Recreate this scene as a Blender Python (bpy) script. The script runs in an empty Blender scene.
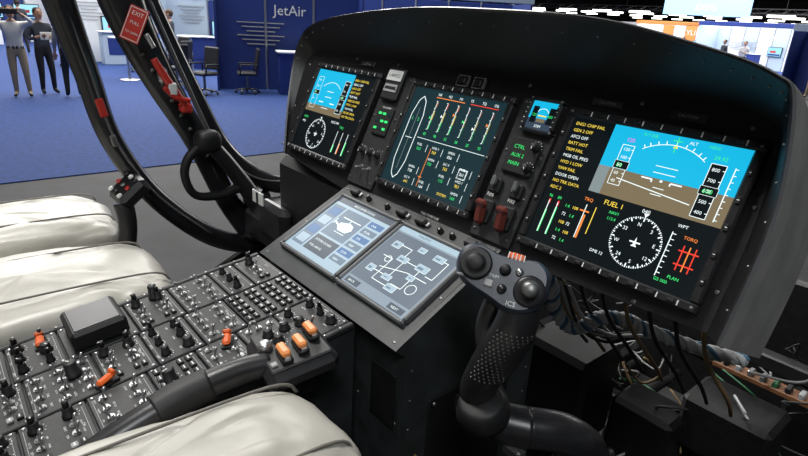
import bpy, math, random
from mathutils import Vector, Matrix, noise
random.seed(11)
S=bpy.context.scene
try:
    S.view_settings.view_transform='Standard'
except Exception: pass
# ---------------------------------------------------------------- materials
MATS={}
def mat(name,col=(.5,.5,.5),rough=.5,metal=0.0,emit=0.0,noise=0.0,scale=60.0,bump=0.0,coat=0.0):
    if name in MATS: return MATS[name]
    m=bpy.data.materials.new(name); m.use_nodes=True
    nt=m.node_tree; b=nt.nodes['Principled BSDF']
    c=(col[0],col[1],col[2],1)
    b.inputs['Base Color'].default_value=c
    b.inputs['Roughness'].default_value=rough
    b.inputs['Metallic'].default_value=metal
    if coat: b.inputs['Coat Weight'].default_value=coat
    if emit:
        b.inputs['Emission Color'].default_value=c
        b.inputs['Emission Strength'].default_value=emit
        b.inputs['Base Color'].default_value=(col[0]*.1,col[1]*.1,col[2]*.1,1)
    if noise or bump:
        tc=nt.nodes.new('ShaderNodeTexCoord'); n=nt.nodes.new('ShaderNodeTexNoise')
        n.inputs['Scale'].default_value=scale; n.inputs['Detail'].default_value=5
        nt.links.new(tc.outputs['Object'],n.inputs['Vector'])
        if noise:
            r=nt.nodes.new('ShaderNodeValToRGB')
            r.color_ramp.elements[0].position=.3; r.color_ramp.elements[1].position=.7
            r.color_ramp.elements[0].color=tuple(max(0,x*(1-noise)) for x in col)+(1,)
            r.color_ramp.elements[1].color=tuple(min(1,x*(1+noise)) for x in col)+(1,)
            nt.links.new(n.outputs['Fac'],r.inputs['Fac']); nt.links.new(r.outputs['Color'],b.inputs['Base Color'])
        if bump:
            bp=nt.nodes.new('ShaderNodeBump'); bp.inputs['Strength'].default_value=bump; bp.inputs['Distance'].default_value=.01
            nt.links.new(n.outputs['Fac'],bp.inputs['Height']); nt.links.new(bp.outputs['Normal'],b.inputs['Normal'])
    MATS[name]=m; return m
BLK=mat('black_paint',(.010,.010,.011),.45,noise=.3,scale=90)
BLK2=mat('black_satin',(.018,.018,.020),.32,noise=.2,scale=40)
RUB=mat('black_rubber',(.009,.009,.010),.55)
PLATE=mat('panel_plate',(.026,.027,.028),.5,noise=.25,scale=120)
CONS=mat('console_grey',(.028,.033,.034),.45,noise=.3,scale=30)
GREY=mat('hood_grey',(.27,.265,.255),.5,noise=.15,scale=25,bump=.05)
RIM=mat('rim_highlight',(.13,.13,.135),.25,coat=.5)  # glossy hood lip, paler than the hood: edge highlight put into its colour
SLATE=mat('grip_slate',(.028,.037,.054),.38)
WHT=mat('white_mark',(.75,.77,.75),.6)
GWH=mat('grey_mark',(.35,.36,.36),.6)
SIL=mat('silver',(.55,.55,.56),.3,.9)
STEEL=mat('steel_dull',(.20,.20,.20),.4,.8)
RED=mat('red_paint',(.50,.03,.02),.4)
ORG=mat('orange_plastic',(.80,.13,.02),.4)
AMB=mat('amber_plastic',(.85,.30,.09),.4)
MAR=mat('maroon_handle',(.12,.022,.016),.35)
LEA=mat('seat_leather',(.45,.435,.39),.36,noise=.12,scale=6,bump=.55)
SEAM=mat('seat_seam',(.17,.16,.14),.6)
CBL=mat('cable_white',(.45,.46,.46),.5); CBB=mat('cable_blue',(.06,.15,.24),.5); CBT=mat('cable_tan',(.20,.13,.06),.5); CBD=mat('cable_dim_grey',(.13,.13,.13),.5)
CBK=mat('cable_black',(.010,.010,.010),.5); CBG=mat('cable_green',(.03,.14,.06),.5); CBY=mat('cable_yellow',(.30,.21,.05),.5)
def E(n,c,s=1.25): return mat('lit_'+n,c,.3,emit=s)
eBG=E('screen_black',(.003,.006,.008),1.0); eCY=E('cyan',(.008,.40,.64)); eBR=E('brown',(.21,.165,.095),1.0)
eWH=E('white',(.80,.90,.90)); eGR=E('green',(.05,.75,.18)); eYE=E('yellow',(.9,.66,.08)); eOR=E('orange',(.9,.25,.05))
eRD=E('red',(.8,.05,.03)); eMG=E('magenta',(.7,.1,.7)); eGY=E('grey',(.24,.29,.30),1.0); eDK=E('dark_teal',(.010,.032,.040),1.0)
eTL=E('touch_light',(.38,.52,.62),1.0); eTM=E('touch_mid',(.12,.19,.27),1.0); eTD=E('touch_dark',(.04,.065,.10),1.0); eBL=E('blue',(.04,.15,.36),1.0)
# ---------------------------------------------------------------- mesh builder
_tc={}
def text_mesh(s):
    if s in _tc: return _tc[s]
    cu=bpy.data.curves.new('t','FONT'); cu.body=s; cu.resolution_u=2
    ob=bpy.data.objects.new('t',cu); S.collection.objects.link(ob)
    me=bpy.data.meshes.new_from_object(ob)
    vs=[tuple(v.co) for v in me.vertices]; fs=[tuple(p.vertices) for p in me.polygons]
    w=max([v[0] for v in vs]+[0.01])
    bpy.data.objects.remove(ob); bpy.data.meshes.remove(me); bpy.data.curves.remove(cu)
    _tc[s]=(vs,fs,w); return _tc[s]
def cat(P,n=6,closed=False):
    P=[Vector(p) for p in P]; out=[]; L=len(P)
    rng=range(L if closed else L-1)
    for i in rng:
        if closed: a,b,c,d=P[(i-1)%L],P[i],P[(i+1)%L],P[(i+2)%L]
        else: a=P[max(i-1,0)];b=P[i];c=P[i+1];d=P[min(i+2,L-1)]
        for k in range(n):
            t=k/n
            out.append(.5*((2*b)+(c-a)*t+(2*a-5*b+4*c-d)*t*t+(3*b-a-3*c+d)*t**3))
    if not closed: out.append(P[-1])
    return out
class MB:
    def __init__(s,M=None):
        s.v=[];s.f=[];s.m=[];s.sm=[];s.mats=[];s.M=M or Matrix()
    def mi(s,m):
        if m not in s.mats: s.mats.append(m)
        return s.mats.index(m)
    def add(s,vs,fs,m,smooth=False,L=None):
        o=len(s.v); T=s.M@L if L is not None else s.M
        for p in vs: s.v.append(T@Vector(p))
        k=s.mi(m)
        for f in fs: s.f.append([o+i for i in f]); s.m.append(k); s.sm.append(smooth)
    def box(s,c,size,m,bev=0.0,L=None,R=None):
        hx,hy,hz=[q/2 for q in size]; b=min(bev,hx*.9,hy*.9,hz*.9)
        T=Matrix.Translation(c)
        if R is not None: T=T@R
        if L is not None: T=L@T
        if b<=0:
            vs=[(x,y,z) for x in(-hx,hx) for y in(-hy,hy) for z in(-hz,hz)]
            fs=[(0,1,3,2),(4,6,7,5),(0,4,5,1),(2,3,7,6),(0,2,6,4),(1,5,7,3)]
            s.add(vs,fs,m,False,T); return
        vs=[];ix={}
        for x in(-1,1):
            for y in(-1,1):
                for z in(-1,1):
                    for a in range(3):
                        p=[x*(hx-b),y*(hy-b),z*(hz-b)]; p[a]=(x*hx,y*hy,z*hz)[a]
                        ix[(x,y,z,a)]=len(vs); vs.append(tuple(p))
        fs=[]
        for a in range(3):
            o=[q for q in range(3) if q!=a]
            for sg in(-1,1):
                f=[]
                for (i,j) in((-1,-1),(1,-1),(1,1),(-1,1)):
                    k=[0,0,0];k[a]=sg;k[o[0]]=i;k[o[1]]=j; f.append(ix[(k[0],k[1],k[2],a)])
                fs.append(f)
            for i in(-1,1):
                for j in(-1,1):
                    k0=[0,0,0];k0[a]=-1;k0[o[0]]=i;k0[o[1]]=j
                    k1=list(k0);k1[a]=1
                    fs.append([ix[tuple(k0)+(o[0],)],ix[tuple(k0)+(o[1],)],ix[tuple(k1)+(o[1],)],ix[tuple(k1)+(o[0],)]])
        for x in(-1,1):
            for y in(-1,1):
                for z in(-1,1): fs.append([ix[(x,y,z,0)],ix[(x,y,z,1)],ix[(x,y,z,2)]])
        g=[]
        for f in fs:
            P=[Vector(vs[i]) for i in f]; n=(P[1]-P[0]).cross(P[2]-P[0]); c0=sum(P,Vector())/len(P)
            g.append(f if n.dot(c0)>0 else f[::-1])
        s.add(vs,g,m,False,T)
    def lathe(s,prof,m,L=None,seg=20,smooth=True):
        vs=[];fs=[]
        for r,h in prof:
            for i in range(seg):
                a=2*math.pi*i/seg; vs.append((r*math.cos(a),r*math.sin(a),h))
        for j in range(len(prof)-1):
            for i in range(seg):
                k=(i+1)%seg; fs.append((j*seg+i,j*seg+k,(j+1)*seg+k,(j+1)*seg+i))
        fs.append(tuple(range(seg))[::-1]); fs.append(tuple((len(prof)-1)*seg+i for i in range(seg)))
        s.add(vs,fs,m,smooth,L)
    def cyl(s,p0,p1,r0,m,r1=None,seg=14,smooth=False):
        p0=Vector(p0);p1=Vector(p1);d=p1-p0
        L=Matrix.Translation(p0)@d.to_track_quat('Z','Y').to_matrix().to_4x4()
        r1=r0 if r1 is None else r1
        s.lathe([(r0,0),(r1,d.length)],m,L,seg,smooth)
    def tube(s,P,r,m,seg=8,n=6,sq=1.0,raw=False,up=None):
        R=r if isinstance(r,(list,tuple)) else [r]*len(P)
        Q=[Vector(p) for p in P] if raw else cat(P,n)
        rr=[]
        for i in range(len(Q)):
            t=i/(len(Q)-1)*(len(R)-1);k=min(int(t),len(R)-2);rr.append(R[k]*(1-(t-k))+R[k+1]*(t-k))
        vs=[];fs=[];pu=None
        for i,q in enumerate(Q):
            d=(Q[min(i+1,len(Q)-1)]-Q[max(i-1,0)]).normalized()
            if pu is None:
                pu=Vector(up) if up else (Vector((0,0,1)) if abs(d.z)<.9 else Vector((1,0,0)))
            u=(pu-d*pu.dot(d)).normalized(); w=d.cross(u); pu=u
            for k in range(seg):
                a=2*math.pi*k/seg; vs.append(q+u*math.cos(a)*rr[i]*sq+w*math.sin(a)*rr[i])
        for i in range(len(Q)-1):
            for k in range(seg):
                l=(k+1)%seg; fs.append((i*seg+k,i*seg+l,(i+1)*seg+l,(i+1)*seg+k))
        fs.append(tuple(range(seg))[::-1]); fs.append(tuple((len(Q)-1)*seg+k for k in range(seg)))
        s.add(vs,fs,m,True)
    def sup(s,c,size,m,e=.5,nu=32,nv=16,L=None,wob=0.0,e2=None):
        vs=[];fs=[]
        e2=e if e2 is None else e2
        pw=lambda x,q=e:math.copysign(abs(x)**q,x)
        for j in range(nv+1):
            ph=-math.pi/2+math.pi*j/nv
            for i in range(nu):
                th=2*math.pi*i/nu
                p=[size[0]/2*pw(math.cos(ph),e2)*pw(math.cos(th)),size[1]/2*pw(math.cos(ph),e2)*pw(math.sin(th)),size[2]/2*pw(math.sin(ph),e2)]
                if wob:
                    q=Vector((p[0]*9+c[0]*7,p[1]*5,p[2]*6)); k=noise.noise(q)+.5*noise.noise(q*2.3)
                    k2=abs(noise.noise(q*1.7+Vector((5,1,2))))
                    f=1+wob*k
                    p=[p[0]*f,p[1]*f,p[2]*(1+wob*2.2*k)-wob*.12*max(0,.12-k2)*8*(1 if p[2]>0 else 0)]
                vs.append(p)
        for j in range(nv):
            for i in range(nu):
                k=(i+1)%nu; fs.append((j*nu+i,j*nu+k,(j+1)*nu+k,(j+1)*nu+i))
        T=Matrix.Translation(c)
        if L is not None: T=T@L
        s.add(vs,fs,m,True,T)
    def prism(s,P,z0,z1,m,L=None):
        n=len(P); a=sum(P[i][0]*P[(i+1)%n][1]-P[(i+1)%n][0]*P[i][1] for i in range(n))
        if a<0: P=P[::-1]
        vs=[(p[0],p[1],z0) for p in P]+[(p[0],p[1],z1) for p in P]
        fs=[tuple(range(n))[::-1],tuple(range(n,2*n))]+[(i,(i+1)%n,n+(i+1)%n,n+i) for i in range(n)]
        s.add(vs,fs,m,False,L)
    def quad(s,x0,y0,x1,y1,z,m): s.add([(x0,y0,z),(x1,y0,z),(x1,y1,z),(x0,y1,z)],[(0,1,2,3)],m)
    def line(s,P,w,z,m,closed=False):
        n=len(P)
        for i in range(n if closed else n-1):
            a=Vector((P[i][0],P[i][1]));b=Vector((P[(i+1)%n][0],P[(i+1)%n][1]));d=b-a
            if d.length<1e-7: continue
            d.normalize(); q=Vector((-d.y,d.x))*w/2
            s.add([(a.x-q.x,a.y-q.y,z),(b.x-q.x,b.y-q.y,z),(b.x+q.x,b.y+q.y,z),(a.x+q.x,a.y+q.y,z)],[(0,1,2,3)],m)
    def text(s,t,x,y,size,z,m,L=None,center=False,R=None):
        vs,fs,w=text_mesh(t)
        if center: x-=w*size/2
        T=Matrix.Translation((x,y,z))@(R or Matrix())@Matrix.Scale(size,4)
        if L is not None: T=L@T
        s.add(vs,fs,m,False,T)
    def obj(s,name,parent=None,sub=0):
        me=bpy.data.meshes.new(name); me.from_pydata([tuple(v) for v in s.v],[],s.f)
        for m in s.mats: me.materials.append(m)
        me.polygons.foreach_set('material_index',s.m); me.polygons.foreach_set('use_smooth',s.sm)
        me.update(); ob=bpy.data.objects.new(name,me); S.collection.objects.link(ob)
        if parent: ob.parent=parent
        return ob
def empty(name):
    o=bpy.data.objects.new(name,None); o.empty_display_size=.1; S.collection.objects.link(o); return o
def frame(t,D):
    t=math.radians(t); c,s_=math.cos(t),math.sin(t)
    M=Matrix(((1,0,0,0),(0,s_,-c,D*c),(0,c,s_,-D*s_),(0,0,0,1))); return M
FM=frame(25,.75); FC=frame(62,.6183); FP=frame(82,.5148)
T=Matrix.Translation
rx=lambda d:Matrix.Rotation(math.radians(d),4,'X')
ry=lambda d:Matrix.Rotation(math.radians(d),4,'Y')
rz=lambda d:Matrix.Rotation(math.radians(d),4,'Z')
# ---------------------------------------------------------------- small controls (in panel frames)
def screw(mb,x,y,z,r=.0028,m=None):
    mb.lathe([(r,z),(r,z+.0008),(r*.6,z+.0012)],m or STEEL,T((x,y,0)),8)
def knob(mb,x,y,z,r=.009,h=.014,m=None,two=False):
    L=T((x,y,z)); m=m or RUB
    mb.lathe([(r*1.25,0),(r*1.25,.003),(r,.004),(r*.92,h),(r*.75,h+.0012)],m,L,18)
    if two: mb.lathe([(r*.6,h),(r*.55,h+.009),(r*.45,h+.01)],m,L,14)
    a=random.uniform(0,360)
    mb.box((0,r*.45,h+.0014+(.009 if two else 0)),(.0013,r*.8*(.6 if two else 1),.0006),WHT,L=L@rz(a))
    for k in range(7):
        t=math.radians(0+k*30); mb.box((x+math.cos(t)*r*1.7,y+math.sin(t)*r*1.7,z+.0003),(.0013,.0013,.0005),WHT)
def toggle(mb,x,y,z,m=None,tilt=None):
    L=T((x,y,z)); mb.lathe([(.005,0),(.005,.002),(.0035,.002),(.0035,.004)],SIL,L,6,False)
    t=random.choice((-20,20)) if tilt is None else tilt
    mb.lathe([(.0014,.003),(.0022,.013),(.0026,.016),(.0015,.018)],m or SIL,L@rx(t),10)
def guard(mb,x,y,z,m=None,ang=0):
    L=T((x,y,z))@rz(ang)
    mb.box((0,0,.002),(.016,.030,.004),RUB,.001,L=L)
    mb.box((0,.0,.009),(.012,.024,.008),m or RED,.003,L=L@rx(8))
    mb.box((0,.012,.012),(.012,.006,.010),m or RED,.002,L=L@rx(8))
def button(mb,x,y,z,w=.010,h=.008,m=None,leg=True):
    mb.box((x,y,z+.002),(w,h,.004),m or RUB,.001)
    if leg: mb.box((x,y,z+.0042),(w*.6,h*.2,.0004),WHT)
LB=['TEST','NAV 1','PWR','AUTO','OFF','BRT','ON','VHF','FUEL','DIM','TEMP','VENT','ARM','HEAT','GEN 1','PUMP','NORM']
def label(mb,x,y,z,n=None,m=None,size=.0042):
    mb.text(n or random.choice(LB),x,y,size,z,m or WHT,center=True)
# ---------------------------------------------------------------- instrument panel
ip=empty('instrument_panel')
face=[(-1.25,-.02),(-1.29,.12),(-1.30,.225),(-1.22,.25),(-.95,.256),(-.73,.256),(-.49,.256),(-.30,.252),(-.235,.24),(-.215,.215),(-.205,.11),(-.205,-.02)]
rim=[(-1.237,-.018,.005),(-1.305,.133,.015),(-1.319,.254,.03),(-1.202,.299,.06),(-.880,.316,.10),(-.614,.311,.12),(-.437,.304,.12),(-.302,.283,.11),(-.223,.264,.10),(-.199,.241,.08),(-.180,.122,.05),(-.185,-.026,.03)]
fp=cat([(x,y,0) for x,y in face],6); rp=cat(rim,6)
mb=MB(FM)
pl=[(p.x,p.y) for p in fp]+[(-.55,-.036),(-.80,-.040),(-.96,-.043)]
mb.prism(pl,-.03,0,BLK)
mb.obj('face',ip)
mb=MB(FM)
n=len(rp); rows=[]
cx,cy=-.75,.05
def outw(p,d,w):
    dx,dy=p.x-cx,(p.y-cy)*1.6; l=math.hypot(dx,dy); return (p.x+dx/l*d,p.y+dy/l*d,w)
for i in range(n):
    f,r=fp[i],rp[i]; t=i/(n-1)
    fw=-.10-.22*max(0,(t-.55)/.45)
    m1=f.lerp(r,.5); 
    rows.append([tuple(f),(m1.x,m1.y,m1.z),tuple(r),outw(r,.003,r.z+.003),outw(r,.006,r.z),outw(r,.009,r.z-.03),outw(r,.009,fw*.5),outw(r,-.03,fw)])
def strip(k0,k1,m,i0=0,i1=None):
    vs=[];fs=[]; i1=n if i1 is None else i1
    for r in rows[i0:i1]: vs+= [r[k0],r[k1]]
    for i in range(i1-i0-1): fs.append((2*i,2*i+1,2*i+3,2*i+2))
    mb.add(vs,fs,m,True)
strip(0,1,BLK);strip(1,2,BLK);strip(2,3,BLK2)
q_=int(n*.78); q0=int(n*.17)
strip(3,4,BLK2,0,q0+1);strip(3,4,RIM,q0,n)
for a_,b_ in((4,5),(5,6),(6,7)): strip(a_,b_,BLK2,0,q_+1); strip(a_,b_,GREY,q_,n)
for i in range(2,n-2,2):
    p=Vector(rows[i][0]).lerp(Vector(rows[i][2]),.8); mb.sup(p,(.004,.004,.003),STEEL,1,8,6)
for i in (0,n-1):
    mb.add([rows[i][k] for k in range(8)],[tuple(range(8))],BLK)
mb.obj('glareshield_hood',ip)
mb=MB(FM)
mb.box((-.920,.10,.003),(.085,.245,.006),PLATE,.002)
mb.box((-.555,.10,.003),(.085,.245,.006),PLATE,.002)
for x in(-.955,-.885,-.590,-.520):
    for y in(-.01,.06,.13,.215): screw(mb,x,y,.006)
mb.box((-.925,.200,.011),(.052,.070,.010),RUB,.003)
mb.box((-.925,.217,.017),(.046,.022,.001),WHT); mb.text('I-AWCG',-.925,.213,.010,.0178,RUB,center=True)
mb.box((-.925,.190,.017),(.040,.016,.001),GWH); mb.box((-.925,.190,.0176),(.034,.006,.001),RUB)
mb.box((-.918,.120,.008),(.046,.060,.006),RUB,.002)
for i in range(3):
    for j in range(3): mb.box((-.932+i*.014,.104+j*.016,.0115),(.009,.005,.001),eGR if (i+j)%3!=1 else eDK)
mb.text('CAUTION',-.918,.147,.006,.0115,WHT,center=True)
for i in range(3): knob(mb,-.945+i*.025,.05,.006,.006,.012)
toggle(mb,-.93,.018,.006);toggle(mb,-.905,.018,.006)
mb.box((-.553,.125,.009),(.058,.062,.008),RUB,.003)
for j in range(3):
    mb.text(['MAIN','AUX 2','CTRL'][j],-.572,.108+j*.014,.009,.0135,eGR)
knob(mb,-.530,.143,.013,.006,.012);knob(mb,-.530,.108,.013,.006,.012)
for x in(-.578,-.534):
    mb.box((x,.068,.010),(.020,.026,.010),RUB,.003)
    mb.box((x,.074,.020),(.008,.018,.012),SIL,.003)
    mb.box((x,.022,.010),(.024,.040,.010),RUB,.003)
    mb.box((x,.016,.022),(.020,.038,.014),MAR,.006,R=rx(14))
    mb.box((x,.032,.030),(.024,.013,.012),MAR,.005)
    mb.text('FIRE',x,.048,.008,.0155,WHT,center=True)
for x in(-.745,-.705):
    mb.box((x,.232,.004),(.030,.024,.008),RUB,.003); mb.line([(x-.013,.222),(x+.013,.222),(x+.013,.242),(x-.013,.242)],.0008,.0086,GWH,True)
    mb.box((x,.232,.0095),(.014,.010,.004),BLK2,.001)
for x in(-1.05,-.45,-.33):
    mb.box((x,.236,.002),(.05,.012,.003),PLATE,.001)
    label(mb,x,.2335,.0038,'CAUTION',GWH,.006)
for x,y in((-1.27,.0),(-1.28,.1),(-1.285,.21),(-1.1,.245),(-.95,.245),(-.6,.245),(-.4,.245),(-.25,.235),(-.213,.14),(-.213,.03),(-.3,-.02),(-.5,-.025),(-.7,-.03),(-.9,-.033)):
    screw(mb,x,y,0,.0035)
mb.text('PULL TO RELEASE',-.70,-.024,.006,.001,WHT,center=True)
mb.text('EMERGENCY USE',-.70,-.034,.005,.001,GWH,center=True)
mb.obj('switches_and_placards',ip)
# ---------------------------------------------------------------- displays
class D:
    def __init__(s,F,a0,a1,b0,b1,w=.011,bw=.013,bm=None,keys=9):
        s.mb=MB(F); s.w=w; s.k=(a1-a0)/100; s.a0=a0;s.b0=b0; s.H=(b1-b0)/s.k
        m=bm or BLK2; t=w+.004
        for (x0,y0,x1,y1) in((a0-bw,b0-bw,a1+bw,b0),(a0-bw,b1,a1+bw,b1+bw),(a0-bw,b0,a0,b1),(a1,b0,a1+bw,b1)):
            s.mb.box(((x0+x1)/2,(y0+y1)/2,t/2),(x1-x0,y1-y0,t),m,.0025)
        s.mb.box(((a0+a1)/2,(b0+b1)/2,w/2),(a1-a0+.002,b1-b0+.002,w-.0004),RUB)
        s.mb.quad(a0,b0,a1,b1,w,eBG)
        for i in range(keys):
            x=a0+(i+.7)*(a1-a0)/(keys+.4)
            for y in(b0-bw*.5,b1+bw*.5):
                s.mb.box((x,y,t+.001),(.010,.005,.003),RUB,.001)
                s.mb.box((x+.0085,y,t+.0003),(.0016,.007,.0006),WHT)
        for x in(a0-bw*.5,a1+bw*.5):
            for y in(b0-bw*.5,b1+bw*.5): screw(s.mb,x,y,t,.0025)
            for j in range(5):
                if bm is None:
                    yy=b0+(j+.8)*(b1-b0)/5.6
                    s.mb.box((x,yy,t+.001),(.005,.010,.003),RUB,.001); s.mb.box((x,yy,t+.0028),(.003,.0012,.0004),WHT)
    def p(s,u,v): return (s.a0+u*s.k,s.b0+v*s.k)
    def rect(s,u0,v0,u1,v1,m,l=1):
        a=s.p(u0,v0);b=s.p(u1,v1); s.mb.quad(a[0],a[1],b[0],b[1],s.w+l*.00025,m)
    def ln(s,P,m,w=.5,l=3,closed=False): s.mb.line([s.p(*q) for q in P],w*s.k,s.w+l*.00025,m,closed)
    def box(s,u0,v0,u1,v1,m,w=.5): s.ln([(u0,v0),(u1,v0),(u1,v1),(u0,v1)],m,w,3,True)
    def circ(s,u,v,r,m,w=.5,a0=0,a1=360,n=40):
        P=[(u+r*math.cos(math.radians(a0+(a1-a0)*i/n)),v+r*math.sin(math.radians(a0+(a1-a0)*i/n))) for i in range(n+1)]
        s.ln(P,m,w)
    def tx(s,t,u,v,size,m,c=False):
        a=s.p(u,v); s.mb.text(t,a[0],a[1],size*s.k,s.w+4*.00025,m,center=c)
    def poly(s,P,m,l=2): 
        n=len(P);s.mb.add([s.p(*q)+(s.w+l*.00025,) for q in P],[tuple(range(n))],m)
    def rose(s,u,v,r,tk=.6):
        for i in range(36):
            a=math.radians(i*10); r0=r*(.84 if i%3==0 else .91)
            s.ln([(u+r*math.cos(a),v+r*math.sin(a)),(u+r0*math.cos(a),v+r0*math.sin(a))],eWH,tk*1.2)
        for i in range(36):
            a=math.radians(i*10+5); s.ln([(u+r*math.cos(a),v+r*math.sin(a)),(u+r*.95*math.cos(a),v+r*.95*math.sin(a))],eWH,tk*.8)
        for i,t in enumerate(['E','3','N','33','W','24','S','12']):
            a=math.radians(i*45+8); s.tx(t,u+r*.72*math.cos(a),v+r*.72*math.sin(a)-1.2,r*.2,eWH,True)
        s.poly([(u-1,v-2),(u+1,v-2),(u,v+3)],eWH); s.ln([(u-3,v),(u+3,v)],eWH,.8);s.ln([(u-1.5,v-2),(u+1.5,v-2)],eWH,.6)
        s.poly([(u-1.5,v+r+2.2),(u+1.5,v+r+2.2),(u,v+r)],eWH)
def tape(d,u0,v0,u1,v1,vals,bg=None):
    if bg is not None: d.rect(u0,v0,u1,v1,bg,2)
    d.box(u0,v0,u1,v1,eWH,.35)
    n=len(vals)
    for i,t in enumerate(vals):
        y=v0+(i+.5)*(v1-v0)/n; d.tx(t,u0+1.2,y-1,2.6,eWH); d.ln([(u1-1.2,y),(u1,y)],eWH,.4)
    y=(v0+v1)/2; d.rect(u0-.6,y-2.2,u1+.6,y+2.2,eBG,3.5)
    d.box(u0-.6,y-2.2,u1+.6,y+2.2,eWH,.4); d.tx(vals[n//2],u0+.8,y-1.3,3.4,eGR)
ms=['ENG1 CHIP FAIL','GEN 2 OFF','AFCS OFF','BATT HOT','TRIM FAIL','MGB OIL PRES','HYD 1 LOW','YAW FAIL','DOOR OPEN','NO TRK DATA','ADC 2']
# right: primary flight display
d=D(FM,-.487,-.234,.007,.205)
d.rect(27,54,100,78.3,eCY); d.rect(27,38,100,54,eBR)
d.rect(27,38,34,54,eGY,2);
for i,h in enumerate((-5,5,-9.5,9.5)):
    v=53+h*.8; d.ln([(64-(6 if i%2 else 3),v),(64+(6 if i%2 else 3),v)],eWH,.4)
d.circ(64,44,29,eWH,.4,55,125)
for a in(58,64,72,80,90,100,108,116,122):
    r=math.radians(a); d.ln([(64+29*math.cos(r),44+29*math.sin(r)),(64+31*math.cos(r),44+31*math.sin(r))],eWH,.5)
d.poly([(62.7,71.5),(65.3,71.5),(64,74)],eYE);d.ln([(64,69),(64,77.5)],eGR,.5);d.ln([(61.5,75.5),(66.5,75.5)],eGR,.5)
d.ln([(53,53),(59,53),(59,51.5)],eWH,.8);d.ln([(75,53),(69,53),(69,51.5)],eWH,.8);d.rect(63.3,52.4,64.7,53.6,eWH,4)
tape(d,36,45,43,68,['40','60','80','100','120']); tape(d,84,40,91.5,68,['400','500','600','700','800'],eBG)
d.ln([(95.5,40),(95.5,68)],eWH,.5)
for i in range(9): d.ln([(95.5,41+i*3.3),(97,41+i*3.3)],eWH,.4)
d.tx('120',37,70,3.2,eMG);d.tx('29.92',84,70,3,eGR);d.tx('FLT DIR',45,75,2.4,eGR);d.tx('ALT',70,75,2.4,eWH);d.tx('HDG',80,75,2.4,eGR)
d.tx('FUEL 1',39,33,4,eYE);d.ln([(40,49),(82,45)],eWH,.5)
for i,t in enumerate(ms): d.tx(t,2.5,73.5-i*4,2.7,[eYE,eYE,eWH][i%3])
d.rose(64,18.5,14,.6)
d.tx('040',61,34.6,3,eWH); d.tx('NAV1',44,29,2.4,eGR);d.tx('113.4',44,25.6,2.4,eGR);d.tx('DME 12',42,6,2.4,eWH);d.tx('WPT',81,33,2.4,eWH);d.tx('GS 000',80,4,2.4,eGR)
for i,u in enumerate((6,12)):
    d.ln([(u,6),(u,26)],eWH,.5); d.rect(u-.5,6,u+.7,6+[14,17][i],eGR); d.rect(u-.5,24,u+.7,27,eRD);d.tx(str(96-i*7),u-1.4,28,2.6,eGR)
d.ln([(30,10),(30,30)],eWH,.5);d.rect(30.4,10,31.6,24,eOR);d.ln([(27,26),(33,26)],eOR,.8);d.ln([(36,14),(36,30)],eYE,.5);d.tx('TRQ',27,32,2.8,eOR)
for j in range(5):
    for i in range(2): d.tx(['72','1.4','108'][(i+j)%3],17+i*5,5+j*5,2.6,[eWH,eGR,eYE][(i+j)%3])
for u in(88,91,94):
    d.ln([(u,12),(u,25)],eRD if u!=91 else eOR,.6)
d.ln([(86,15),(96,15)],eRD,.7);d.ln([(86,22),(96,22)],eRD,.7)
for j in range(8): d.ln([(80,8+j*3),(82,8+j*3)],eWH,.4)
d.ln([(80,6),(80,30)],eWH,.5); d.tx('TORQ',86,28,2.4,eOR);d.tx('PLAN',86,7,2.4,eGR)
d.mb.obj('flight_display')
# centre: engine / systems page
d=D(FM,-.855,-.620,.010,.205)
d.rect(0,0,100,83,eDK)
d.ln([(10,8),(7,20),(7,60),(10,72),(14,76),(18,72),(21,60),(21,20),(18,8),(14,4)],eWH,.7,closed=True)
d.ln([(14,12),(14,66)],eGY,.4);d.ln([(10,40),(18,40)],eWH,.5);d.tx('1',9,55,4,eGR);d.tx('2',16,55,4,eGR)
d.ln([(24,42),(98,42)],eWH,.4); d.ln([(28,77),(60,77)],eOR,.6);d.ln([(66,77),(94,77)],eRD,.6)
for i in range(6):
    u=31+i*12
    d.ln([(u,50),(u,74)],eWH,.5); hh=8+random.random()*10
    d.poly([(u-.4,50+hh),(u-2.6,50+hh+1.3),(u-2.6,50+hh-1.3)],[eGR,eWH,eOR][i%3]); d.rect(u+.3,50,u+1.1,58,eGR);d.rect(u+.3,58,u+1.1,66,eYE); d.rect(u+.3,69,u+1.1,74,eRD if i%2 else eOR)
    for k in range(5): d.ln([(u-1.2,50+k*6),(u,50+k*6)],eWH,.4)
    d.tx(['NR','N2','N1','T5','TQ','OIL'][i],u-2,78.5,3,eWH); d.tx(str(random.randint(20,99)),u-2,45,3.2,eGR)
for j in range(4):
    for i in range(4):
        u=27+i*18;v=36-j*9.5
        if (i*3+j*5)%4==1: continue
        d.tx(['FUEL','HYD 1','XMSN','DC V'][(i+j)%4],u,v,2.8,eWH); d.tx(str(random.randint(100,990)),u+1,v-3.8,3.4,[eGR,eGR,eWH,eYE][(i*3+j)%4])
        d.ln([(u+12,v-4),(u+12,v+2)],eWH,.4)
d.ln([(44,4),(44,36)],eOR,.5);d.ln([(42,12),(46,12)],eOR,.6)
d.tx('SYSTEM',68,3.5,3,eYE);d.rect(80,20,89,28,eWH);d.rect(81,21,88,27,eDK,2)
d.mb.obj('flight_display')
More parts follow.
